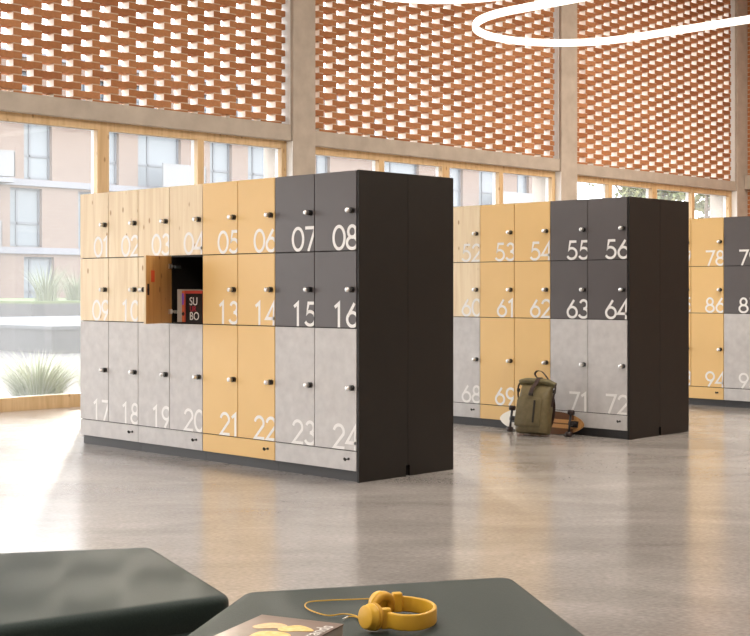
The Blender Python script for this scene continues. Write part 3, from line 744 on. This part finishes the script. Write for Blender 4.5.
# ------------------------------------------------------------------ book on the bench
HT = HR_ + .0022
bz = HT + .03
b0, b1, b2 = on_z(262, 614.5, bz), on_z(344, 624, bz), on_z(219, 634, bz)
ex = (b1 - b0); bw = ex.length; ang = math.atan2(ex.y, ex.x); bd = .27
M['cov'] = noisy('book_cover', (.11, .070, .055), (.20, .14, .11), 9, .3, rnd=False); M['gold'] = noisy('cover_gold', (.72, .42, .08), (.80, .58, .22), 60, .35, rnd=False); M['tan'] = noisy('cover_tan', (.62, .36, .14), (.74, .48, .22), 70, .35, rnd=False)
M['pages2'] = mat('grey_pages', (.40, .37, .36), .8)
t = thing('book', 'dark brown art book with yellow figure lying on the green bench', 'book', (b0.x, b0.y, HT), ang)
bm = NB(); box(bm, .002, bw - .002, -bd + .003, -.002, .002, .0275); obj('pages', bm, M['pages2'], t)
bm = NB(); box(bm, 0, bw, -bd, 0, .0275, .030); box(bm, 0, bw, -bd, 0, 0, .002); box(bm, 0, .0015, -bd, 0, .002, .0275, 1); obj('cover', bm, [M['cov'], M['blk']], t)
def blob(nm, pts, m, z=.0303, s=1):
    bm = NB(); f = bm.faces.new([bm.verts.new((x, y, .0301)) for x, y in [p[:2] for p in spline([(a, b, 0) for a, b in pts], 5, True)]])
    r = bmesh.ops.extrude_face_region(bm, geom=[f])
    for v in [g for g in r['geom'] if isinstance(g, bmesh.types.BMVert)]: v.co.z = z + .0003
    obj(nm, bm, m, t)
blob('printed_shape', [(.035, -.10), (.05, -.065), (.075, -.055), (.10, -.065), (.105, -.085), (.08, -.10), (.05, -.115)], M['tan'])
blob('printed_shape', [(.095, -.095), (.12, -.055), (.155, -.065), (.175, -.085), (.145, -.10), (.115, -.115)], M['gold'], .0305)
blob('printed_shape', [(.07, -.14), (.11, -.12), (.15, -.14), (.14, -.2), (.08, -.2)], M['gold'], .0304)
Mx = Matrix.Translation((bw - .008, -.155, .0305)) @ Matrix.Rotation(R(90), 4, 'Z')
obj('white_title', text_bm('grands', .047, Mx, .0005), M['whi'], t)

# ------------------------------------------------------------------ headphones
M['hp'] = noisy('yellow_headphone', (.66, .37, .028), (.70, .40, .035), 40, .42); M['hp2'] = mat('yellow_cushion', (.58, .30, .02), .6)
hc = XZ(.06, 3.09, 0); hz = HT
def L3(X, Z, z): v = XZ(X, Z, 0) - hc; return Vector((v.x, v.y, z))
t = thing('headphones', 'yellow folding headphones lying on the green bench', 'headphones', (hc.x, hc.y, hz))
band = spline([L3(.028, 3.022, .026), L3(.06, 3.004, .024), L3(.10, 3.016, .022), L3(.130, 3.06, .021), L3(.138, 3.11, .021), L3(.122, 3.155, .022), L3(.09, 3.175, .024), L3(.058, 3.170, .028)], 8)
bm = NB(); sweep(bm, band, rrect(.009, .037, .004, 3)); obj('headband', bm, M['hp'], t)
for (X, Z, h) in ((.024, 3.026, .027), (.052, 3.166, .031)):
    bm = NB(); box(bm, -.0115, .0115, -.0095, .0095, -.0235, .022); bevel_all(bm, .003, 2)
    obj('adjuster', bm, M['hp'], t, L3(X, Z, h + .002), (0, 0, YAW + R(15)))
def cup(X, Z, z, nX, nZ, nz=0):
    ax = (RT * nX + FW * nZ + Vector((0, 0, nz))).normalized(); c = L3(X, Z, z)
    bm = NB(); lathe(bm, [(0, .017), (.023, .017), (.0255, .0158), (.0265, .014), (.0265, .005), (.0295, .003), (.0305, -.001), (.0295, -.005), (.026, -.007), (0, -.007)], c, ax, 36); o = obj('ear_cup', bm, M['hp'], t)
    bm = NB(); lathe(bm, [(.011, -.011), (.013, -.017), (.020, -.020), (.028, -.017), (.031, -.011), (.029, -.0065), (.011, -.0075)], c, ax, 36); obj('ear_cushion', bm, M['hp2'], o)
    return c, ax
c1, a1 = cup(-.010, 3.018, .033, -.80, -.62, .10)
c2, a2 = cup(.014, 3.135, .036, -.55, .80, .12)
for c, e in ((c1, L3(.024, 3.026, .016)), (c2, L3(.05, 3.166, .02))):
    bm = NB(); sweep(bm, spline([e, (e + c) / 2 + Vector((0, 0, -.012)), c + Vector((0, 0, -.004))], 5), rrect(.006, .012, .002, 2)); obj('yoke', bm, M['hp'], t)
def cable(pts, nm='cable'):
    Q = [on_z(px, py, HT + .003) - Vector((hc.x, hc.y, hz)) for px, py in pts]
    bm = NB(); sweep(bm, spline(Q, 6), circ(.0016, 8)); return obj(nm, bm, M['hp'], t)
cable([(368, 622), (355, 615.5), (343, 614), (328, 615.5), (312, 611), (305, 606), (309, 602), (325, 600.5), (350, 599.5), (374, 599), (392, 602), (398, 610)])
cable([(366, 623), (356, 617), (347, 617)])
Q = [on_z(px, py, HT + .003) - Vector((hc.x, hc.y, hz)) for px, py in ((347.5, 617), (343, 619.3))]
bm = NB(); cyl(bm, Q[0], Q[1], .0024, n=10); obj('plug', bm, M['chrome'], t)
